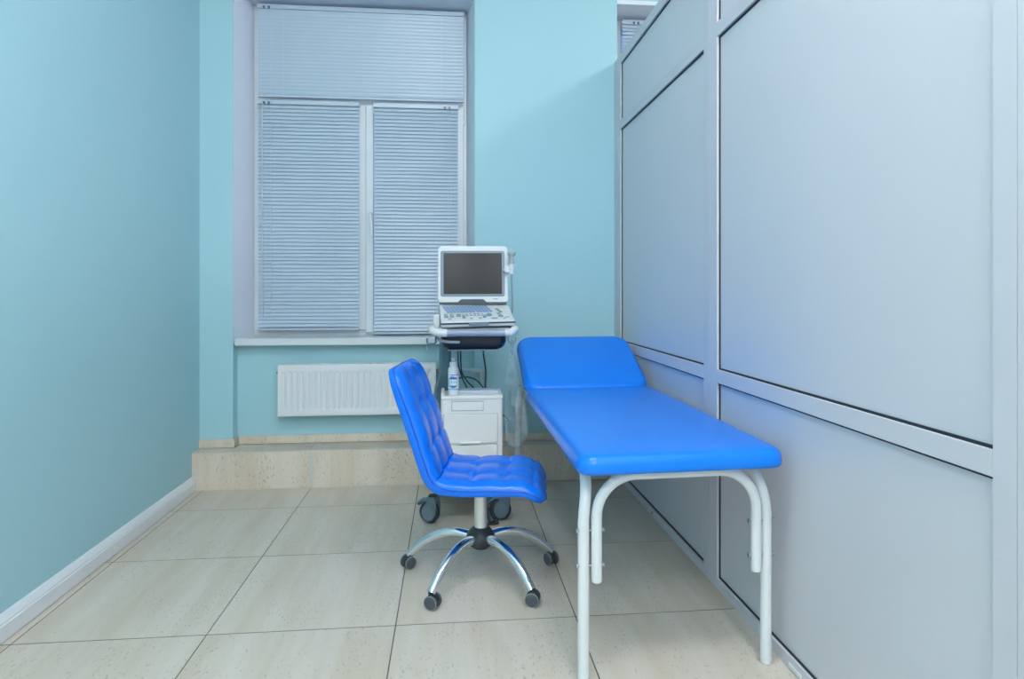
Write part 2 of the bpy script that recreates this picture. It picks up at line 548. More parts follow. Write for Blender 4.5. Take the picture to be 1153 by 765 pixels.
bu = blind('wide closed venetian blind over the upper light of the left window', -1.145, .084, 2.816, 2.262, 3.925, math.radians(104), (.15, 1.09), (.055,))
pull(bu, [(-1.062, 3.905, 2.79), (-1.062, 3.90, 2.2), (-1.061, 3.902, .95)], .0013, 'lift_cord')
bl = blind('venetian blind covering the left casement of the tall window', -1.145, -.549, 2.246, .868, 3.925, math.radians(68), (.155, .46), (.055,))
pull(bl, [(-1.111, 3.905, 2.22), (-1.112, 3.897, 2.1), (-1.111, 3.902, .95)], .0035, 'tilt_wand', 'slat2')
br = blind('venetian blind covering the right casement behind the ultrasound monitor', -.464, .047, 2.240, .842, 3.912, math.radians(68), (.145, .38), (.445,))
pull(br, [(.002, 3.892, 2.21), (.002, 3.885, 1.8), (-.002, 3.89, 1.2), (-.02, 3.84, .98), (-.075, 3.79, .88), (-.125, 3.742, .842), (-.138, 3.738, .80), (-.138, 3.738, .782)], .0011, 'lift_cord', tassel=True)
pull(br, [(-.012, 3.892, 2.21), (-.012, 3.885, 1.8), (-.014, 3.89, 1.0)], .0011, 'tilt_cord')
b2 = blind('small part of a venetian blind glimpsed above the partition', 1.075, 2.28, 2.812, 2.262, 3.925, math.radians(66), (.10, .60, 1.1), (.09,))

# ---------------------------------------------------------------- partition of rails, posts and panels
wr = struct(empty('wall_right', (XP, 0, 0)), 'pale blue panelled partition with slim rails and black seals', 'wall')
PT = .040
posts = [(3.617, 3.7545), (2.272, 2.395), (1.068 - .125, 1.068), (-.26, -.135), (-1.46, -1.335), (-2.66, -2.535)]
ZR = [(0, .038), (.762, .811), (2.046, 2.098), (2.428, 2.478)]
for (a, b) in posts:
    bm = bm_new()
    m_ = a + (b - a) * .60
    z0 = ZS + .052 if a > 3.5 else 0
    box(bm, 0, PT, a, m_ - .0006, z0, 2.478, .0006, 1)
    box(bm, 0, PT, m_ + .0006, b, z0, 2.478, .0006, 1)
    finish(bm, 'post', 'alu', wr)
if True:
    bm = bm_new(); box(bm, 0, PT, 3.617, 3.643, 0, ZS + .052, .001)
    finish(bm, 'post', 'alu', wr)
for (a, b), (c, d) in zip(posts, posts[1:]):
    y0, y1 = d, a
    for (z0, z1) in ZR:
        bm = bm_new(); box(bm, .0, PT, y0, y1, z0, z1, .0006, 1)
        finish(bm, 'rail', 'alu', wr)
    for (q0, q1) in zip(ZR, ZR[1:]):
        z0, z1 = q0[1], q1[0]
        bm = bm_new(); box(bm, .012, .028, y0 + .001, y1 - .001, z0 + .001, z1 - .001)
        finish(bm, 'panel', 'panel', wr, smooth=False)
        bm = bm_new()
        g = .0065
        x0g, x1g = .0082, .0122
        box(bm, x0g, x1g, y1 - g, y1, z0, z1)
        box(bm, x0g, x1g, y0, y0 + g, z0, z1)
        box(bm, x0g, x1g, y0, y1, z0, z0 + g)
        box(bm, x0g, x1g, y0, y1, z1 - g, z1)
        finish(bm, 'seal', 'gasket', wr, smooth=False)
bm = bm_new(); lathe(bm, [(0, -.003), (.004, -.003), (.006, 0)], 10, Matrix.Translation((0, 3.03, .018)) @ Matrix.Rotation(-PI / 2, 4, 'Y') @ Matrix.Rotation(PI, 4, 'X'))
finish(bm, 'screw', 'clip', wr)
bm = bm_new(); box(bm, -.004, .001, 1.70, 1.765, .006, .020, .002)
finish(bm, 'clip', 'white', wr)

# ---------------------------------------------------------------- radiator
def radiator():
    x0, x1, z0, z1, yf = -.977, -.089, .386, .679, 3.735
    root = empty('radiator', ((x0 + x1) / 2, YN, z0))
    tag(root, 'white ribbed panel radiator mounted in the niche under the window', 'radiator')
    o = root.location
    # ribbed front sheet
    bm = bm_new()
    n = 26
    pitch = (x1 - x0 - .03) / n
    xs_ = []
    for i in range(n):
        c = x0 + .015 + pitch * i
        for f in (.0, .10, .24, .60, .74, .86): xs_.append((c + pitch * f, f))
    xs_ = [(x0, -1)] + xs_ + [(x0 + .015 + pitch * n, 0), (x1, -1)]
    zz = [z0, z0 + .006, z0 + .030, z0 + .040, z0 + .046, z1 - .048, z1 - .042, z1 - .030, z1 - .005, z1]
    ins = {3: .4, 4: 1, 5: 1, 6: .4}
    grid = []
    for j, z in enumerate(zz):
        row = []
        for x, f in xs_:
            d = 0
            if 0.2 < f < .65: d = .0085 * ins.get(j, 0)
            elif 0.05 < f < .9: d = .0012 * ins.get(j, 0)
            e = .004 if j in (0, len(zz) - 1) else 0
            row.append(bm.verts.new((x, yf + d + e, z)))
        grid.append(row)
    for a, b in zip(grid, grid[1:]):
        for k in range(len(xs_) - 1): bm.faces.new((a[k], a[k + 1], b[k + 1], b[k]))
    pn = finish(bm, 'front_panel', 'rad', root, ang=50, shift=o)
    bm = bm_new()
    box(bm, x0 + .01, x1 - .01, yf + .012, yf + .062, z0 + .008, z1 - .012, .003)
    finish(bm, 'rear_body', 'rad', root, shift=o)
    for x in (x0 - .004, x1):
        bm = bm_new(); box(bm, x, x + .004, yf, yf + .066, z0, z1, .001)
        finish(bm, 'side_cover', 'rad', root, shift=o)
    bm = bm_new()
    box(bm, x0, x1, yf, yf + .010, z1 - .002, z1 + .003, .001)
    box(bm, x0, x1, yf + .056, yf + .066, z1 - .002, z1 + .003, .001)
    k = 52
    for i in range(k + 1):
        x = x0 + (x1 - x0) * i / k
        box(bm, x - .0045, x + .0045, yf + .006, yf + .060, z1 - .001, z1 + .002)
    finish(bm, 'top_grille', 'rad', root, smooth=False, shift=o)
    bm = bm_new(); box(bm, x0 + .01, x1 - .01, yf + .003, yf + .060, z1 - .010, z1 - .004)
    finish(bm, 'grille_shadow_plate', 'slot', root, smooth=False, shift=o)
    for x, s in ((x0 - .004, -1), (x1 + .004, 1)):
        bm = bm_new()
        L = .012 if s < 0 else .030
        tube(bm, [(x, yf + .030, z1 - .045), (x + s * L, yf + .030, z1 - .045)], .011 if s > 0 else .007, 12)
        finish(bm, 'valve', 'brass', root, shift=o)
    for x in (x0 + .12, x1 - .12):
        bm = bm_new(); box(bm, x, x + .03, yf + .060, YN, z0 + .05, z1 - .05)
        finish(bm, 'bracket', 'rad', root, smooth=False, shift=o)
radiator()

root = empty('heating_pipe', (.10, YN, .5)); tag(root, 'white plastic heating pipe with an elbow on the wall behind the cart', 'pipe')
o = root.location
bm = bm_new()
yy = YP - .020
tube(bm, spline([(-.053, 3.765, .636), (-.025, 3.752, .645), (.01, yy, .648), (.10, yy, .640), (.150, yy, .635)], 4), .0095, 12)
finish(bm, 'pipe_run', 'pipew', root, shift=o)
bm = bm_new()
tube(bm, [(.118, yy, .637), (.124, yy, .636), (.182, yy, .632), (.190, yy, .632)], [.013, .0155, .0155, .011], 12)
tube(bm, [(.182, yy, .636), (.182, yy, .610), (.182, yy, .600)], [.0155, .0155, .012], 12)
finish(bm, 'elbow', 'pipew', root, shift=o)
bm = bm_new(); tube(bm, [(.182, yy, .61), (.182, yy, ZS + .01)], .0095, 12)
finish(bm, 'pipe_drop', 'pipew', root, shift=o)

# ---------------------------------------------------------------- examination couch
def couch():
    cx, cy = .648, 2.65
    root = empty('examination_couch', (cx, cy, 0))
    tag(root, 'long blue vinyl examination couch with raised head section and white tube legs', 'couch')
    def sk_(v):                                   # the end frames stand slightly askew to the long sides
        v.co.y += (v.co.x - cx) * .052
    def done(bm, name, mat, parent=root, **k):
        for v in bm.verts: sk_(v)
        return finish(bm, name, mat, parent, shift=Vector((cx, cy, 0)) if parent is root else Vector((cx, cy, 0)), **k)
    def cushion(bm, x0, x1, y0, y1, z0, z1, re=.028, rc=.05, crown=.006, mtx=None, nu=40):
        # rounded pad: outline of rounded corners, stacked rings following a soft side profile
        def outline(ins):
            pts = []
            r = max(rc - ins, .006)
            X0, X1, Y0, Y1 = x0 + ins, x1 - ins, y0 + ins, y1 - ins
            for cxx, cyy, a0 in ((X1 - r, Y1 - r, 0), (X0 + r, Y1 - r, 90), (X0 + r, Y0 + r, 180), (X1 - r, Y0 + r, 270)):
                for k in range(9):
                    a = math.radians(a0 + 90 * k / 8)
                    pts.append((cxx + r * math.cos(a), cyy + r * math.sin(a)))
            return pts
        prof = [(.010, z0), (.004, z0 + .002), (0.0, z0 + .008), (-.001, z0 + .018)]
        h = z1 - z0 - .022
        for k in range(1, 9):
            a = PI / 2 * k / 8
            prof.append((re * (1 - math.cos(a)), z0 + .022 + h * math.sin(a)))
        prof += [(re + .05, z1 + crown * .45), (re + .12, z1 + crown * .8), (re + .20, z1 + crown)]
        rings = [[bm.verts.new((p[0], p[1], z)) for p in outline(i)] for i, z in prof]
        for a, b in zip(rings, rings[1:]):
            for k in range(len(a)):
                k2 = (k + 1) % len(a)
                bm.faces.new((a[k], a[k2], b[k2], b[k]))
        bm.faces.new(rings[0][::-1]); bm.faces.new(rings[-1])
        if mtx is not None:
            for v in bm.verts: v.co = mtx @ v.co
        return bm
    x0, x1 = .347, .957
    zt, zb = .652, .597
    yh = 2.955
    bm = bm_new(); cushion(bm, x0, x1, 1.708, yh, zb, zt)
    done(bm, 'mattress', 'vinyl', ang=60)
    ang = math.radians(25.5)
    mtx = Matrix.Translation((0, yh + .004, zb)) @ Matrix.Rotation(ang, 4, 'X') @ Matrix.Translation((0, -yh, -zb))
    bm = bm_new(); cushion(bm, x0 - .0, x1 + .0, yh + .005, yh + .505, zb, zt + .003, rc=.085, mtx=mtx)
    done(bm, 'head_section', 'vinyl', ang=60)
    # base boards beneath the padding
    bm = bm_new(); box(bm, x0 + .06, x1 - .06, 1.76, yh - .03, zb - .006, zb + .004)
    done(bm, 'base_board', 'steelw', smooth=False)
    # side rails bending down into the legs, front and back
    R = .0165
    zr = zb - .008
    for xr in (.375, .930):
        xi_ = xr
        xn = xr + (.020 if xr < .6 else -.020)          # the long run sits a little further in
        for (yl, sgn) in ((1.789, 1), (3.560, -1)):
            pts = [(xn, 2.65, zr), (xn, yl + sgn * .17, zr)]
            for k in range(1, 10):
                a = PI / 2 * k / 10
                pts.append((xn + (xi_ - xn) * (1 - math.cos(a)), yl + sgn * (.125 - .125 * math.sin(a)), zr - .125 + .125 * math.cos(a)))
            pts += [(xi_, yl, zr - .14), (xi_, yl, .006)]
            bm = bm_new(); tube(bm, pts, R, 16)
            done(bm, 'leg', 'steelw')
            bm = bm_new(); tube(bm, [(xi_, yl, .0), (xi_, yl, .004), (xi_, yl, .016)], [R * .8, R * 1.0, R * 1.06], 16)
            done(bm, 'foot_cap', 'rad')
    # cross braces: inverted U tubes between the legs
    for yl, s in ((1.779, 1), (3.560, -1)):
        a0, a1 = .375 + 2 * R + .003, .930 - 2 * R - .003
        zt2 = zb - .002 - R * 1.0
        rr = .115
        pts = [(a0, yl, .283), (a0, yl, zt2 - rr - .01)]
        for k in range(1, 10):
            a = PI / 2 * k / 10
            pts.append((a0 + rr - rr * math.cos(a), yl, zt2 - rr + rr * math.sin(a)))
        pts += [(a0 + rr, yl, zt2), ((a0 + a1) / 2, yl, zt2), (a1 - rr, yl, zt2)]
        for k in range(1, 10):
            a = PI / 2 * k / 10
            pts.append((a1 - rr + rr * math.sin(a), yl, zt2 - rr + rr * math.cos(a)))
        pts += [(a1, yl, zt2 - rr - .01), (a1, yl, .283)]
        bm = bm_new(); tube(bm, pts, R * .93, 16, rnd=True)
        done(bm, 'cross_brace', 'steelw')
        for z in (.425, .325):
            for xa, xb in ((.375 - R - .006, a0 + R + .006), (a1 - R - .006, .930 + R + .006)):
                bm = bm_new()
                tube(bm, [(xa, yl + .004, z), (xa + .005, yl + .004, z)], .0068, 10)
                tube(bm, [(xa, yl + .004, z), (xb, yl + .004, z)], .0035, 8)
                tube(bm, [(xb - .005, yl + .004, z), (xb, yl + .004, z)], .0068, 10)
                done(bm, 'bolt', 'screw')
    # prop of the head section
    bm = bm_new()
    tube(bm, [(.40, 3.33, zr), (.40, 3.33, zb + .163)], .008, 10)
    tube(bm, [(.90, 3.33, zr), (.90, 3.33, zb + .163)], .008, 10)
    tube(bm, [(.375, 3.33, zr), (.93, 3.33, zr)], .010, 10)
    done(bm, 'head_prop', 'steelw')
    return root
couch()

# ---------------------------------------------------------------- swivel chair
def chair():
    cx, cy, rz = .116, 2.459, math.radians(-8)
    root = empty('office_chair', (cx, cy, 0), rz)
    tag(root, 'armless bright blue tufted swivel chair on a chrome five-star base', 'chair')
    outer = [(-.318, .818), (-.317, .806), (-.298, .738), (-.263, .636), (-.230, .539), (-.203, .456), (-.184, .412), (-.146, .378), (-.074, .367), (.02, .367), (.130, .369), (.172, .368), (.206, .354), (.226, .342)]
    inner = [(-.296, .824), (-.278, .806), (-.251, .748), (-.212, .650), (-.181, .556), (-.158, .482), (-.140, .438), (-.112, .416), (-.050, .411), (.03, .411), (.125, .412), (.178, .407), (.222, .388), (.244, .347)]
    O = [Vector((a, 0, b)) for a, b in outer]; I = [Vector((a, 0, b)) for a, b in inner]
    n = 7
    So, Si = spline(O, n), spline(I, n)
    mid = [(a + b) / 2 for a, b in zip(So, Si)]
    s = [0]
    for a, b in zip(mid, mid[1:]): s.append(s[-1] + (b - a).length)
    Ltot = s[-1]
    # seam stations along the shell
    def s_at(fn):
        return min(range(len(mid)), key=lambda i: fn(mid[i]))
    st = [0, s[s_at(lambda p: abs(p.z - .668) + (10 if p.x > -.15 else 0))], s[s_at(lambda p: abs(p.z - .520) + (10 if p.x > -.15 else 0))],
          s[6 * n + 2], s[s_at(lambda p: abs(p.x + .028) + (10 if p.z > .42 else 0))],
          s[s_at(lambda p: abs(p.x - .095) + (10 if p.z > .42 else 0))], s[s_at(lambda p: abs(p.x - .197) + (10 if p.z > .42 else 0))], Ltot + .05]
    def cell(v):
        for i in range(len(st) - 1):
            if st[i] <= v <= st[i + 1] + 1e-9: return (v - st[i]) / (st[i + 1] - st[i])
        return 0
    HW = .211
    def halfw(v):
        w_ = HW
        if v < .07: w_ -= .07 * (1 - math.sqrt(max(0, 1 - (1 - v / .07) ** 2))) * .75
        if v > Ltot - .05: w_ -= .05 * (1 - math.sqrt(max(0, 1 - (1 - (Ltot - v) / .05) ** 2))) * .7
        # waist where the back meets the seat
        w_ -= .006 * math.exp(-((v - st[3]) / .05) ** 2)
        return w_
    def build(i0, i1, name):
        bm = bm_new()
        NW = 30
        rings = []
        for i in range(i0, i1 + 1):
            hw = halfw(s[i])
            o_, i_ = So[i], Si[i]
            nv = (i_ - o_).normalized()
            cu = cell(s[i])
            ring = []
            # outer skin
            for k in range(NW + 1):
                t = -1 + 2 * k / NW
                e = max(0, abs(t) - .90) / .10
                ring.append(bm.verts.new(o_ + nv * (.007 * e * e) + Vector((0, t * hw, 0))))
            # padded inner skin, edge to edge
            for k in range(NW + 1):
                t = 1 - 2 * k / NW
                cw = ((t * .97 + 1) / 2 * 3) % 1.0
                e = max(0, (abs(t) - .80)) / .20
                sa = abs(math.sin(PI * cu)); sb_ = abs(math.sin(PI * cw))
                if abs(t) > .97: sb_ = max(sb_, 0)
                puff = .0085 * (sa ** .38) * (sb_ ** .38 if abs(t) < .93 else .25)
                puff += .003 * (1 - (1 - sa) * (1 - sb_))
                # radial creases round each button
                d = min(sa, 1) + min(sb_, 1)
                puff -= .009 * math.exp(-(d / .42) ** 2) if abs(t) < .6 else 0
                puff *= (1 - e ** 3 * .8)
                base = i_ - nv * (.012 * e ** 3)
                ring.append(bm.verts.new(base + nv * puff + Vector((0, t * (hw + .002), 0))))
            rings.append(ring)
        for a, b in zip(rings, rings[1:]):
            m_ = len(a)
            for k in range(m_):
                bm.faces.new((a[k], a[(k + 1) % m_], b[(k + 1) % m_], b[k]))
        def cap(r):
            h = len(r) // 2
            for k in range(h - 1):
                bm.faces.new((r[k], r[k + 1], r[2 * h - 2 - k], r[2 * h - 1 - k]))
        cap(rings[0]); cap(rings[-1])
        return finish(bm, name, 'vinylc', root, ang=75)
    isp = 6 * n + 2
    back = build(0, isp, 'backrest')
    seat = build(isp, len(mid) - 1, 'seat')
    # piping round the padded face
    def piping(i0, i1, parent, end):
        bm = bm_new()
        path = []
        for sd in (-1, 1):
            pts = []
            for i in range(i0, i1 + 1, 2):
                nv = (Si[i] - So[i]).normalized()
                pts.append(So[i].lerp(Si[i], .62) + Vector((0, sd * (halfw(s[i]) + .0015), 0)))
            path.append(pts)
        if end == 'top':
            pts = path[0][::-1] + path[1]
        else:
            pts = path[0] + path[1][::-1]
        tube(bm, pts, .0022, 6)
        finish(bm, 'piping', 'pipe', parent)
    piping(0, isp, back, 'top'); piping(isp, len(mid) - 1, seat, 'front')
    # plate and column
    bm = bm_new(); box(bm, -.075, .075, -.07, .07, .360, .379, .005)
    finish(bm, 'mounting_plate', 'blackp', root)
    bm = bm_new()
    tube(bm, [(0, 0, .175), (0, 0, .36)], .0245, 24)
    finish(bm, 'column', 'satin', root)
    bm = bm_new()
    lathe(bm, [(0, .112), (.030, .112), (.034, .117), (.036, .128), (.054, .130), (.058, .146), (.053, .166), (.041, .182), (.028, .192), (0, .192)], 28)
    finish(bm, 'hub', 'blackp', root)
    R5 = .296
    # five curved legs, five twin-wheel casters
    pts = spline([(.040, 0, .154), (.10, 0, .160), (.165, 0, .148), (.225, 0, .117), (.272, 0, .079), (.298, 0, .052)], 6)
    bm = bm_new()
    tube(bm, pts, [0.0182 - .0025 * k / (len(pts) - 1) for k in range(len(pts))], 16)
    leg0 = finish(bm, 'leg', 'chrome', root)
    cst = empty('caster'); cst.parent = root
    def yoke():
        b = bm_new()
        tube(b, [(0, 0, .040), (0, 0, .056)], .011, 12)
        # hood between the wheels
        prof = []
        for k in range(11):
            a = math.radians(-20 + 220 * k / 10)
            prof.append((-.006 + .0245 * math.cos(a), .0255 + .0245 * math.sin(a)))
        prism(b, prof, -.009, .009, 'xz')
        return b
    def wheel(sgn):
        b = bm_new()
        y = sgn * .0155
        lathe(b, [(0, -.0075), (.018, -.0075), (.0235, -.005), (.025, 0), (.0235, .005), (.018, .0065), (0, .0085)], 22,
              Matrix.Translation((-.006, y, .0252)) @ Matrix.Rotation(-sgn * PI / 2, 4, 'X'))
        return b
    def rim(sgn):
        b = bm_new()
        y = sgn * .0165
        P = [(-.006 + .0238 * math.cos(2 * PI * k / 24), y + sgn * .0042, .0252 + .0238 * math.sin(2 * PI * k / 24)) for k in range(25)]
        tube(b, P, .0012, 6, cap=False)
        return b
    yk = finish(yoke(), 'yoke', 'blackp', cst)
    w1 = finish(wheel(-1), 'wheel', 'greyp', cst); w2 = finish(wheel(1), 'wheel', 'greyp', cst)
    r1 = finish(rim(-1), 'rim', 'rim', cst); r2 = finish(rim(1), 'rim', 'rim', cst)
    for i in range(5):
        a = math.radians(16 + 72 * i) - rz
        lg = leg0 if i == 0 else copy_of(leg0, (0, 0, 0))
        lg.rotation_euler = (0, 0, a)
        c = cst if i == 0 else cst.copy()
        if i: COL.objects.link(c)
        c.parent = root
        c.location = (R5 * math.cos(a), R5 * math.sin(a), 0)
        c.rotation_euler = (0, 0, [1.9, 2.2, 0.4, 2.45, 2.6][i] + .35)
        if i:
            for q in (yk, w1, w2, r1, r2): copy_of(q, q.location, parent=c)
    return root
chair()

# ---------------------------------------------------------------- ultrasound cart
CART = Vector((.095, 3.15, 0))
def cart():
    root = empty('medical_cart', CART)
    tag(root, 'wheeled white equipment cart with drawer cabinet carrying the ultrasound unit', 'cart')
    def P(bm, name, mat, parent=root, **k): return finish(bm, name, mat, parent, shift=CART, **k)
    # base
    bm = bm_new(); box(bm, -.070, .262, 3.02, 3.50, .136, .180, .018, 3)
    P(bm, 'base', 'white2')
    # cabinet with drawers
    bm = bm_new()
    box(bm, -.046, .252, 3.06, 3.255, .176, .598, .014, 3)
    cab = P(bm, 'cabinet', 'white2')
    bm = bm_new()
    box(bm, .004, .236, 3.115, 3.20, .592, .616, .008, 3)
    P(bm, 'raised_lid', 'lid', cab)
    bm = bm_new()
    box(bm, -.046, .252, 3.055, 3.075, .580, .600, .006, 2)
    box(bm, -.046, -.030, 3.055, 3.25, .590, .612, .005, 2)
    box(bm, .234, .252, 3.075, 3.25, .590, .604, .005, 2)
    P(bm, 'rim', 'white2', cab)
    # recessed label plate
    bm = bm_new(); box(bm, .005, .158, 3.0575, 3.061, .527, .573, .001)
    P(bm, 'plate_edge', 'btn', cab, smooth=False)
    bm = bm_new(); box(bm, .0075, .1555, 3.0563, 3.061, .5295, .5705, .001)
    P(bm, 'name_plate', 'white2', cab)
    for z0, z1 in ((.372, .511), (.226, .362)):
        bm = bm_new(); box(bm, -.034, .226, 3.0575, 3.061, z0 - .0015, z1 + .0015)
        P(bm, 'drawer_gap', 'btn', cab, smooth=False)
        bm = bm_new()
        box(bm, -.032, .224, 3.052, 3.062, z0, z1, .003)
        box(bm, .045, .145, 3.044, 3.056, z0 - .001, z0 + .008, .003) if z0 > .3 else None
        P(bm, 'drawer', 'white2', cab)
    # column
    bm = bm_new()
    def ring(z, x0, x1, y0, y1): return [(x0, y0, z), (x1, y0, z), (x1, y1, z), (x0, y1, z)]
    secs = [(.17, -.100, .000, 3.40, 3.47), (.50, -.098, -.008, 3.36, 3.44), (.60, -.082, -.006, 3.30, 3.38), (.66, -.064, -.002, 3.26, 3.34), (.70, -.058, .002, 3.24, 3.32), (.86, -.056, .004, 3.22, 3.30)]
    prev = None
    for q in secs:
        z, x0, x1, y0, y1 = q
        r = [bm.verts.new(c) for c in ((x0, y0 + .02, z), (x0 + .012, y0, z), (x1 - .012, y0, z), (x1, y0 + .02, z), (x1, y1, z), (x0, y1, z))]
        if prev:
            for k in range(6): bm.faces.new((prev[k], prev[(k + 1) % 6], r[(k + 1) % 6], r[k]))
        else: bm.faces.new(r[::-1])
        prev = r
    bm.faces.new(prev)
    P(bm, 'column', 'column', ang=50)
    # work shelf under the unit
    bm = bm_new()
    box(bm, -.062, .285, 2.985, 3.27, .905, .930, .012, 3)
    P(bm, 'shelf', 'white')
    for sx in (-1, 1):
        bm = bm_new()
        x = -.066 if sx < 0 else .292
        box(bm, x - .016, x + .016, 3.04, 3.16, .905, .992 if sx < 0 else .975, .010, 3)
        P(bm, 'side_bracket', 'white')
    # handle: grey sleeve in front, white elbows at both ends
    zc = .910
    bm = bm_new(); tube(bm, [(-.022, 2.925, zc), (.255, 2.925, zc)], .0165, 18)
    h = P(bm, 'handle', 'grip')
    for sx, x0, xe in ((-1, -.020, -.086), (1, .253, .300)):
        bm = bm_new()
        pts = spline([(x0, 2.925, zc), (x0 + sx * .025, 2.925, zc + .001), (xe - sx * .012, 2.94, zc + .006), (xe, 2.972, zc + .012), (xe + sx * .002, 3.03, zc + .014), (xe, 3.20, zc + .012)], 6)
        tube(bm, pts, .0185, 18, rnd=True)
        P(bm, 'elbow', 'white', h)
    # tray
    bm = bm_new()
    def tr(ins, z, y0, y1):
        x0, x1 = -.046 + ins, .262 - ins
        r = .03
        pts = []
        for cxx, cyy, a0 in ((x1 - r, y1 - r, 0), (x0 + r, y1 - r, 90), (x0 + r, y0 + r, 180), (x1 - r, y0 + r, 270)):
            for k in range(6):
                a = math.radians(a0 + 18 * k); pts.append((cxx + r * math.cos(a), cyy + r * math.sin(a), z))
        return [bm.verts.new(p) for p in pts]
    rs = [tr(.0, .902, 2.965, 3.25), tr(.002, .865, 2.965, 3.25), tr(.010, .845, 2.970, 3.245), tr(.024, .832, 2.98, 3.235), tr(.045, .828, 3.0, 3.22)]
    for a, b in zip(rs, rs[1:]):
        for k in range(len(a)): bm.faces.new((a[k], a[(k + 1) % len(a)], b[(k + 1) % len(a)], b[k]))
    bm.faces.new(rs[-1]); bm.faces.new(rs[0])
    t = P(bm, 'storage_tray', 'navy', ang=60)
    bm = bm_new(); box(bm, -.014, .226, 2.972, 3.232, .8235, .8285, .0024)
    P(bm, 'tray_rim', 'trim', t)
    bm = bm_new()
    tube(bm, spline([(-.062, 3.00, .893), (-.050, 2.958, .876), (-.01, 2.946, .868), (.040, 2.946, .866)], 6), [.007] * 19, 10, rnd=True)
    P(bm, 'brake_lever', 'grip')
    # hooks left and right
    bm = bm_new()
    tube(bm, [(-.108, 2.965, .885), (-.108, 2.965, .863), (-.105, 2.965, .859), (-.072, 2.965, .859), (-.068, 2.975, .864), (-.068, 2.99, .905)], .0045, 8)
    P(bm, 'hook', 'column')
    bm = bm_new()
    tube(bm, spline([(.268, 2.99, .900), (.270, 2.975, .872), (.277, 2.972, .861), (.292, 2.972, .859), (.304, 2.972, .866), (.305, 2.972, .886)], 5), .003, 8)
    P(bm, 'hook', 'btn')
    # probe cup
    bm = bm_new()
    xx, yv = .300, 3.13
    lathe(bm, [(.011, 1.186), (.014, 1.190), (.018, 1.232), (.0195, 1.236), (.016, 1.236), (.014, 1.195)], 20, Matrix.Translation((xx, yv, 0)))
    box(bm, xx - .036, xx - .012, yv - .008, yv + .008, 1.195, 1.228, .003)
    tube(bm, [(xx - .032, yv + .02, 1.21), (xx - .032, yv + .05, 1.20), (xx - .030, yv + .06, .93)], .006, 8)
    P(bm, 'probe_cup', 'white')
    # swivel casters with grey-blue forks and brake pedals
    protos = None
    for (x, y, rz) in ((-.088, 3.045, -.50), (.252, 3.055, -.20), (-.02, 3.45, .4), (.205, 3.45, 1.0)):
        c = empty('caster', Vector((x, y, 0)) - CART, rz); c.parent = root
        if protos is None:
            q = []
            b = bm_new()
            lathe(b, [(0, -.016), (.040, -.016), (.050, -.011), (.052, 0), (.050, .011), (.040, .016), (0, .016)], 30, Matrix.Translation((-.012, 0, .052)) @ Matrix.Rotation(PI / 2, 4, 'X'))
            q.append(finish(b, 'wheel', 'tyre', c))
            b = bm_new()
            prof = [(-.040, .040), (-.038, .075), (-.018, .098), (-.012, .126), (.022, .128), (.032, .110), (.034, .080), (.030, .045), (.012, .018), (-.014, .010), (-.034, .022)]
            for sy in (-1, 1):
                prism(b, prof, sy * .017, sy * .024, 'xz')
            prism(b, [(-.030, .106), (-.016, .126), (.022, .128), (.030, .112), (.030, .104)], -.018, .018, 'xz')
            q.append(finish(b, 'fork', 'cwheel', c, ang=25))
            b = bm_new()
            for sy in (-1, 1):
                lathe(b, [(.033, 0), (.034, .003), (.031, .0045), (.025, .0035), (0, .0035)], 26, Matrix.Translation((-.008, sy * .023, .052)) @ Matrix.Rotation(-sy * PI / 2, 4, 'X'))
            q.append(finish(b, 'disc', 'cwheel2', c))
            b = bm_new()
            tube(b, spline([(-.015, 0, .108), (-.045, 0, .104), (-.070, 0, .086)], 5), [.009] * 5 + [.011] * 5 + [.010], 10, rnd=True)
            for v in b.verts: v.co.y *= 1.9
            q.append(finish(b, 'brake_pedal', 'column', c))
            b = bm_new(); tube(b, [(.004, 0, .118), (.004, 0, .134)], .020, 14)
            q.append(finish(b, 'stem', 'blackp', c))
            protos = q
        else:
            for q in protos: copy_of(q, (0, 0, 0), parent=c)
    return root
cart()

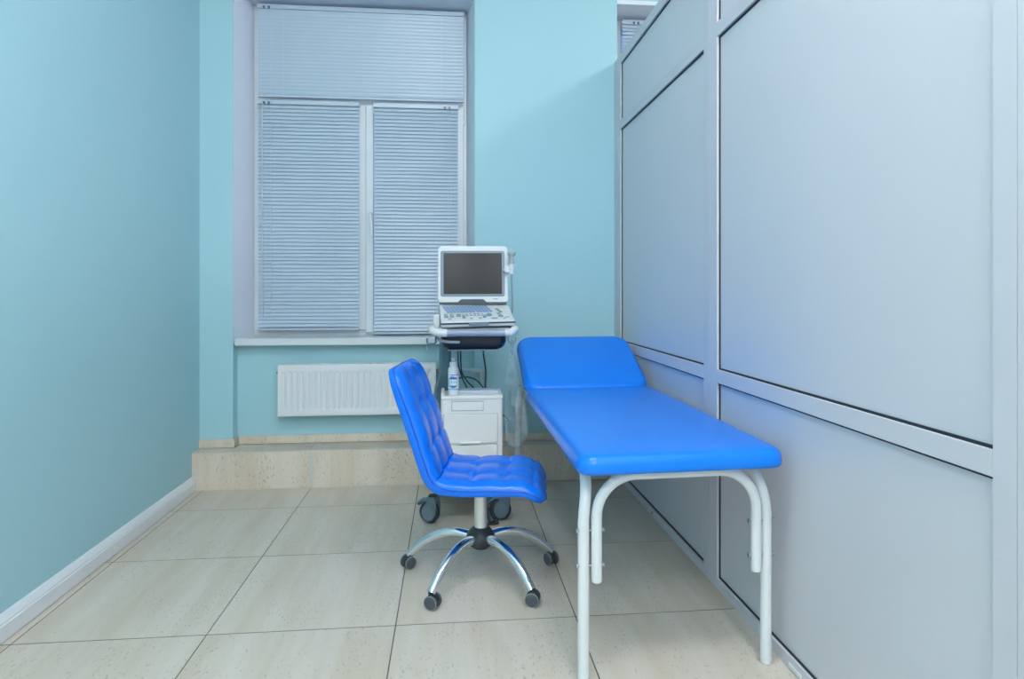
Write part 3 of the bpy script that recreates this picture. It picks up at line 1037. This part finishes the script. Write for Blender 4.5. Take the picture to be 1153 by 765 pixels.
# ---------------------------------------------------------------- portable ultrasound unit on the cart
def ultrasound():
    B = Vector((.118, 3.08, .931))
    root = empty('ultrasound_scanner', B)
    tag(root, 'open white laptop-style ultrasound scanner with dark screen on the cart', 'scanner')
    # keyboard half, in its own tilted frame: origin at the middle of its front edge
    W_ = .345
    kc = Vector((.129, 2.952, .963))
    tilt = math.radians(18.5)
    K = Matrix.Translation(kc - B) @ Matrix.Rotation(tilt, 4, 'X') @ Matrix.Rotation(math.radians(3.5), 4, 'Z')
    D = .235
    def kb(bm, name, mat, parent, **k):
        for v in bm.verts: v.co = K @ v.co
        return finish(bm, name, mat, parent, **k)
    bm = bm_new(); box(bm, -W_ / 2, W_ / 2, 0, D, -.030, .0, .006, 3)
    body = kb(bm, 'keyboard_base', 'white', root)
    bm = bm_new(); box(bm, -W_ / 2 - .0015, W_ / 2 + .0015, -.002, D + .002, -.014, -.006, .002)
    kb(bm, 'edge_band', 'dkline', body)
    bm = bm_new(); box(bm, -.045, .050, -.006, .006, -.020, -.008, .003)
    kb(bm, 'front_catch', 'bezel', body)
    # letter keys in staggered rows, too fine to pick apart
    bm = bm_new()
    for r in range(5):
        y = .205 - r * .0195
        n = 14
        for i in range(n):
            x = -.157 + i * .0158 + r * .0045
            if r == 4 and 4 <= i <= 8: continue
            box(bm, x, x + .0138, y - .0115, y, 0, .0028)
        if r == 4: box(bm, -.157 + 4 * .0158 + .018, -.157 + 9 * .0158 + .012, y - .0125, y, 0, .0028)
    k = kb(bm, 'letter_keys', 'key', body, smooth=False); k['kind'] = 'stuff'
    bm = bm_new()
    for r in range(3):
        for i in range(2):
            box(bm, -.155 + i * .026, -.136 + i * .026, .088 - r * .019, .098 - r * .019, 0, .003, .001)
    box(bm, -.138, -.122, .026, .034, 0, .003, .001)
    for i in range(7):
        a = (i - 3) / 3
        box(bm, -.010 + a * .055 - .007, -.010 + a * .055 + .007, .092 - .012 * a * a - .004, .092 - .012 * a * a + .004, 0, .003, .001)
        if 0 < i < 6: box(bm, -.010 + a * .055 - .007, -.010 + a * .055 + .007, .074 - .010 * a * a - .003, .074 - .010 * a * a + .003, 0, .003, .001)
    for x, y in ((-.030, .035), (.012, .035)): box(bm, x - .006, x + .006, y - .004, y + .004, 0, .003, .001)
    box(bm, .064, .094, .024, .034, 0, .003, .001)
    for x, y in ((.105, .15), (.112, .13), (.118, .11), (.105, .09), (.112, .07), (.106, .055), (.116, .05)):
        box(bm, x - .007, x + .007, y - .006, y + .006, 0, .005, .001)
    for x, y in ((.125, .022), (.146, .04), (.136, .04)): box(bm, x - .006, x + .006, y - .003, y + .003, 0, .003, .001)
    kb(bm, 'function_buttons', 'btn', body)['kind'] = 'stuff'
    for x, y, r in ((-.087, .070, .011), (-.064, .045, .008), (.058, .070, .0125), (.034, .047, .008)):
        bm = bm_new(); lathe(bm, [(r, 0), (r, .006), (r * .85, .009), (0, .009)], 20, Matrix.Translation((x, y, 0)))
        kb(bm, 'knob', 'btn', body)
    bm = bm_new(); lathe(bm, [(.013, 0), (.012, .003), (.009, .006), (0, .008)], 20, Matrix.Translation((-.009, .040, 0)))
    kb(bm, 'trackball', 'white', body)
    # feet down to the shelf
    bm = bm_new()
    box(bm, -.15, .155, 3.02 - B.y, 3.17 - B.y, -.001, .060, .01)
    finish(bm, 'docking_base', 'white', root)
    # screen half
    mc = Vector((.112, 3.160, 1.046))
    Mm = Matrix.Translation(mc - B) @ Matrix.Rotation(math.radians(-7), 4, 'X') @ Matrix.Rotation(math.radians(-1.5), 4, 'Z')
    def mn(bm, name, mat, parent, **k):
        for v in bm.verts: v.co = Mm @ v.co
        return finish(bm, name, mat, parent, **k)
    W2, H2 = .346, .284
    def rrect(x0, x1, z0, z1, r, n=6):
        pts = []
        for cxx, czz, a0 in ((x1 - r, z1 - r, 0), (x0 + r, z1 - r, 90), (x0 + r, z0 + r, 180), (x1 - r, z0 + r, 270)):
            for k in range(n + 1):
                a = math.radians(a0 + 90 * k / n); pts.append((cxx + r * math.cos(a), czz + r * math.sin(a)))
        return pts
    bm = bm_new()
    prism(bm, rrect(-W2 / 2, W2 / 2, 0, H2, .014), 0, .030, 'xz')
    es = [e for e in bm.edges if abs(e.verts[0].co.y - e.verts[1].co.y) < 1e-6]
    bmesh.ops.bevel(bm, geom=es, offset=.005, segments=3, affect='EDGES', profile=.5)
    mon = mn(bm, 'monitor', 'white', root, ang=50)
    bm = bm_new(); prism(bm, rrect(-.161, .157, .030, .259, .010), -.0015, .004, 'xz')
    mn(bm, 'bezel_line', 'dkline', mon)
    bm = bm_new(); prism(bm, rrect(-.159, .155, .032, .257, .009), -.0030, .004, 'xz')
    mn(bm, 'bezel', 'bezel', mon)
    bm = bm_new(); prism(bm, rrect(-.147, .144, .041, .249, .002), -.0036, .004, 'xz')
    mn(bm, 'screen_edge', 'navy', mon, smooth=False)
    bm = bm_new(); prism(bm, rrect(-.144, .141, .044, .246, .002), -.0042, .004, 'xz')
    mn(bm, 'screen', 'screen', mon, smooth=False)
    bm = bm_new()
    prism(bm, [(-.078, 0.000), (.068, .000), (.052, .014), (.046, .016), (-.056, .016), (-.062, .014)], -.0025, .004, 'xz')
    mn(bm, 'latch_recess', 'dkline', mon, smooth=False)
    bm = bm_new(); box(bm, -.167, .165, -.004, .004, -.010, .0015)
    mn(bm, 'hinge_gap', 'dkline', mon, smooth=False)
    # small unreadable maker's mark: a row of tiny grey strokes
    bm = bm_new()
    for i in range(6):
        x = .098 + i * .0042
        box(bm, x, x + .0032, -.0008, .002, .0145, .0145 + (.0058 if i % 2 else .0050))
    mn(bm, 'maker_mark', 'btn', mon, smooth=False)
    bm = bm_new(); tube(bm, [(-.15, .014, -.002), (.15, .014, -.002)], .009, 12)
    mn(bm, 'hinge_barrel', 'bezel', mon)
ultrasound()

# transducer resting in its cup, with its lead
root = empty('ultrasound_probe', (.300, 3.13, 1.19)); tag(root, 'grey hand-held ultrasound probe standing in the cup beside the monitor', 'probe')
o = root.location
bm = bm_new()
tube(bm, [(.300, 3.13, 1.200), (.300, 3.13, 1.238), (.299, 3.13, 1.262), (.299, 3.13, 1.275)], [.0105, .0125, .0115, .012], 16)
finish(bm, 'grip', 'probe', root, shift=o)
bm = bm_new()
Mx = Matrix.Translation((.300, 3.13, 1.289)) @ Matrix.Diagonal((1.15, 1.0, .95, 1))
bmesh.ops.create_uvsphere(bm, u_segments=20, v_segments=12, radius=.0185, matrix=Mx)
finish(bm, 'scan_head', 'probe', root, shift=o)
bm = bm_new()
tube(bm, spline([(.300, 3.13, 1.200), (.301, 3.128, 1.15), (.303, 3.12, 1.05), (.302, 3.13, .99), (.290, 3.20, .95)], 6), .0042, 10)
finish(bm, 'lead', 'btn', root, shift=o)

# bottle of gel
root = empty('gel_bottle', (.014, 3.100, .598)); tag(root, 'white squeeze bottle with blue oval label on top of the cart cabinet', 'bottle')
bm = bm_new()
lathe(bm, [(0, 0), (.022, 0), (.0255, .003), (.026, .01), (.026, .122), (.0245, .130), (.0195, .136), (.0175, .138)], 28)
finish(bm, 'bottle_body', 'bottle', root)
bm = bm_new()
lathe(bm, [(0, .137), (.0188, .137), (.0188, .158), (.017, .161), (.007, .162), (.007, .168), (.010, .171), (.010, .178), (.005, .180), (0, .180)], 24)
finish(bm, 'cap', 'bottle', root)
def label_bits(mat, fn, name):
    bm = bm_new()
    R = .0264
    nu, nv = 40, 60
    a0, a1, z0, z1 = -1.25, 1.25, .028, .102
    def pt(u, v):
        a = -PI / 2 + a0 + (a1 - a0) * u; z = z0 + (z1 - z0) * v
        return (R * math.cos(a), R * math.sin(a), z)
    vs = {}
    for i in range(nu):
        for j in range(nv):
            u, v = (i + .5) / nu, (j + .5) / nv
            if fn((u - .5) * 2, (v - .5) * 2):
                q = []
                for di, dj in ((0, 0), (1, 0), (1, 1), (0, 1)):
                    kk = (i + di, j + dj)
                    if kk not in vs: vs[kk] = bm.verts.new(pt(kk[0] / nu, kk[1] / nv))
                    q.append(vs[kk])
                bm.faces.new(q)
    return finish(bm, name, mat, root)
label_bits('blue', lambda u, v: v > .91 and u > -.55, 'label_band')
label_bits('cyan', lambda u, v: (.78 < (u / .85) ** 2 + (v / .80) ** 2 < 1.12 and u < .1) or (v < -.86 and u < .0), 'label_ring')
label_bits('blue', lambda u, v: (abs(u) < .62 and (.38 < v < .66 or -.72 < v < -.44) and (u / .72) ** 2 + (v / .76) ** 2 < 1) or (v < -.90 and u > .0), 'label_print')
label_bits('cyan', lambda u, v: abs(v) < .16 and abs(u) < .62 and int((u + 1) * 9) % 2 == 0, 'label_lettering')

# cables behind the cart
def cable(label, pts, r=.0042, mat='cable', plug=None, n=8):
    o = Vector(pts[0])
    bm = bm_new(); tube(bm, spline(pts, n), r, 10)
    return o, bm
root = empty('power_cable', (.06, 3.35, .64)); tag(root, 'pair of dark cables hanging from the tray and crossing behind the cabinet lid', 'cable'); o = root.location
bm = bm_new(); tube(bm, spline([(.040, 3.225, .832), (.038, 3.30, .80), (.039, 3.38, .770), (.043, 3.40, .705), (.055, 3.40, .662), (.069, 3.40, .624), (.088, 3.40, .581), (.095, 3.40, .52)], 6), .0040, 10)
finish(bm, 'cable_strand', 'cable', root, shift=o)
bm = bm_new(); tube(bm, spline([(.051, 3.225, .832), (.051, 3.29, .80), (.053, 3.36, .772), (.055, 3.38, .707), (.062, 3.388, .665), (.088, 3.38, .624), (.125, 3.38, .584), (.150, 3.38, .54)], 6), .0040, 10)
finish(bm, 'cable_strand', 'cable', root, shift=o)
bm = bm_new(); tube(bm, spline([(.165, 3.225, .832), (.170, 3.30, .80), (.175, 3.40, .767), (.184, 3.42, .711), (.189, 3.42, .663), (.187, 3.42, .60), (.184, 3.42, .52)], 6), .0042, 10)
root = finish(bm, 'signal_cable', 'cable'); tag(root, 'single dark cable hanging almost straight down at the right behind the cabinet', 'cable')
bm = bm_new(); tube(bm, spline([(.024, 3.44, .52), (.022, 3.44, .566), (.020, 3.44, .606), (.034, 3.44, .626), (.062, 3.44, .637), (.099, 3.44, .637), (.137, 3.44, .622), (.166, 3.44, .593), (.185, 3.445, .560), (.215, 3.45, .50), (.240, 3.43, .455), (.262, 3.40, .440), (.288, 3.40, .433), (.312, 3.40, .411)], 6), .0038, 10)
root = finish(bm, 'looped_cable', 'cable'); tag(root, 'dark cable arching in a loop above the cabinet lid', 'cable')

root = empty('plug_cable', (.195, 3.02, 0)); tag(root, 'dark cable with a flared black plug on the floor by the right front cart caster', 'cable'); o = root.location
bm = bm_new(); tube(bm, spline([(.150, 3.03, .150), (.158, 3.02, .11), (.172, 3.01, .085), (.178, 3.005, .072)], 6), .0045, 10)
finish(bm, 'cable_strand', 'cable', root, shift=o)
bm = bm_new()
P_ = spline([(.177, 3.006, .078), (.181, 3.0, .058), (.187, 2.995, .035), (.195, 2.99, .018)], 5)
tube(bm, P_, [.006 + .016 * (k / (len(P_) - 1)) ** 1.1 for k in range(len(P_))], 12)
tube(bm, [(.172, 2.985, .006), (.222, 2.99, .014)], [.006, .011], 10, rnd=True)
finish(bm, 'plug', 'blackp', root, shift=o)

# clear plastic bag on the right hook
root = empty('plastic_bag', (.29, 2.98, .868)); tag(root, 'clear crumpled plastic bag hanging from the right hook of the cart', 'bag'); o = root.location
def bag():
    bm = bm_new()
    # (z, centre x, half width, half depth)
    st = [(.80, .292, .012, .007), (.77, .290, .014, .008), (.72, .292, .022, .010), (.66, .297, .031, .013), (.60, .303, .038, .018), (.55, .309, .047, .024), (.50, .313, .053, .030), (.45, .316, .055, .034), (.40, .316, .052, .034), (.365, .314, .040, .026), (.350, .312, .022, .014)]
    rings = []
    rnd = random.Random(3)
    NS = 40
    ph = [rnd.uniform(0, 6.28) for _ in range(6)]
    zs = []
    for a, b in zip(st, st[1:]):
        for k in range(3):
            t = k / 3; zs.append(tuple(a[i] * (1 - t) + b[i] * t for i in range(4)))
    zs.append(st[-1])
    for (z, c, hw, hd) in zs:
        ring = []
        for k in range(NS):
            a = 2 * PI * k / NS
            f = 1 + .10 * math.sin(5 * a + ph[0] + z * 14) + .07 * math.sin(9 * a + ph[1] - z * 25) + .05 * math.sin(13 * a + ph[2] + z * 40)
            ring.append(bm.verts.new((c + hw * math.cos(a) * (1 + .3 * (f - 1)), 3.03 + hd * math.sin(a) * f * 1.0 + (.85 - z) * .02, z + .004 * math.sin(3 * a + ph[3]))))
        rings.append(ring)
    for a, b in zip(rings, rings[1:]):
        for k in range(NS): bm.faces.new((a[k], a[(k + 1) % NS], b[(k + 1) % NS], b[k]))
    bm.faces.new(rings[-1])
    finish(bm, 'bag_body', 'bag', root, ang=80, shift=o)
    bm = bm_new()
    tube(bm, spline([(.291, 3.03, .80), (.286, 3.00, .84), (.284, 2.975, .866), (.286, 2.968, .872), (.291, 2.975, .866), (.294, 3.00, .84), (.293, 3.03, .80)], 6), [.0045] * 37, 8)
    for v in bm.verts: v.co.x += .001 * math.sin(v.co.z * 120)
    tube(bm, [(.279, 3.03, .793), (.305, 3.03, .793)], .008, 8, rnd=True)
    finish(bm, 'bag_handle', 'bag', root, shift=o)
bag()

# ---------------------------------------------------------------- ceiling lamps, unseen above the frame
def lamp(x, y, label, r=.22):
    """opal drum lamp close under the ceiling"""
    e = empty('ceiling_light', (x, y, CEIL)); tag(e, label, 'lamp', 'round opal ceiling lamps')
    bm = bm_new(); lathe(bm, [(0, 0), (r + .015, 0), (r + .015, -.03), (r - .01, -.035), (0, -.035)], 32)
    finish(bm, 'lamp_base', 'steelw', e)
    bm = bm_new(); lathe(bm, [(0, -.036), (r - .004, -.036), (r, -.045), (r, -.15), (r * .93, -.175), (r * .7, -.19), (0, -.195)], 32)
    finish(bm, 'diffuser', 'lamp', e)
for x_, side in ((-.35, 'left'), (.62, 'right')):  # lamps behind the camera are added for frontal light, two rows for softness
    lamp(x_, .75, 'unseen round opal ceiling lamp of the %s row, nearest the window' % side)
    lamp(x_, -1.2, 'added round opal fill lamp of the %s row, second from the window' % side)
    lamp(x_, -2.9, 'added round opal fill lamp of the %s row, third from the window' % side)
    lamp(x_, -4.4, 'added round opal fill lamp of the %s row, farthest from the window' % side)
lamp(2.3, 1.9, 'round opal ceiling lamp beyond the partition near the window')
lamp(2.3, -.6, 'round opal ceiling lamp beyond the partition near the middle')
lamp(2.3, -3.2, 'round opal ceiling lamp beyond the partition at the far end')
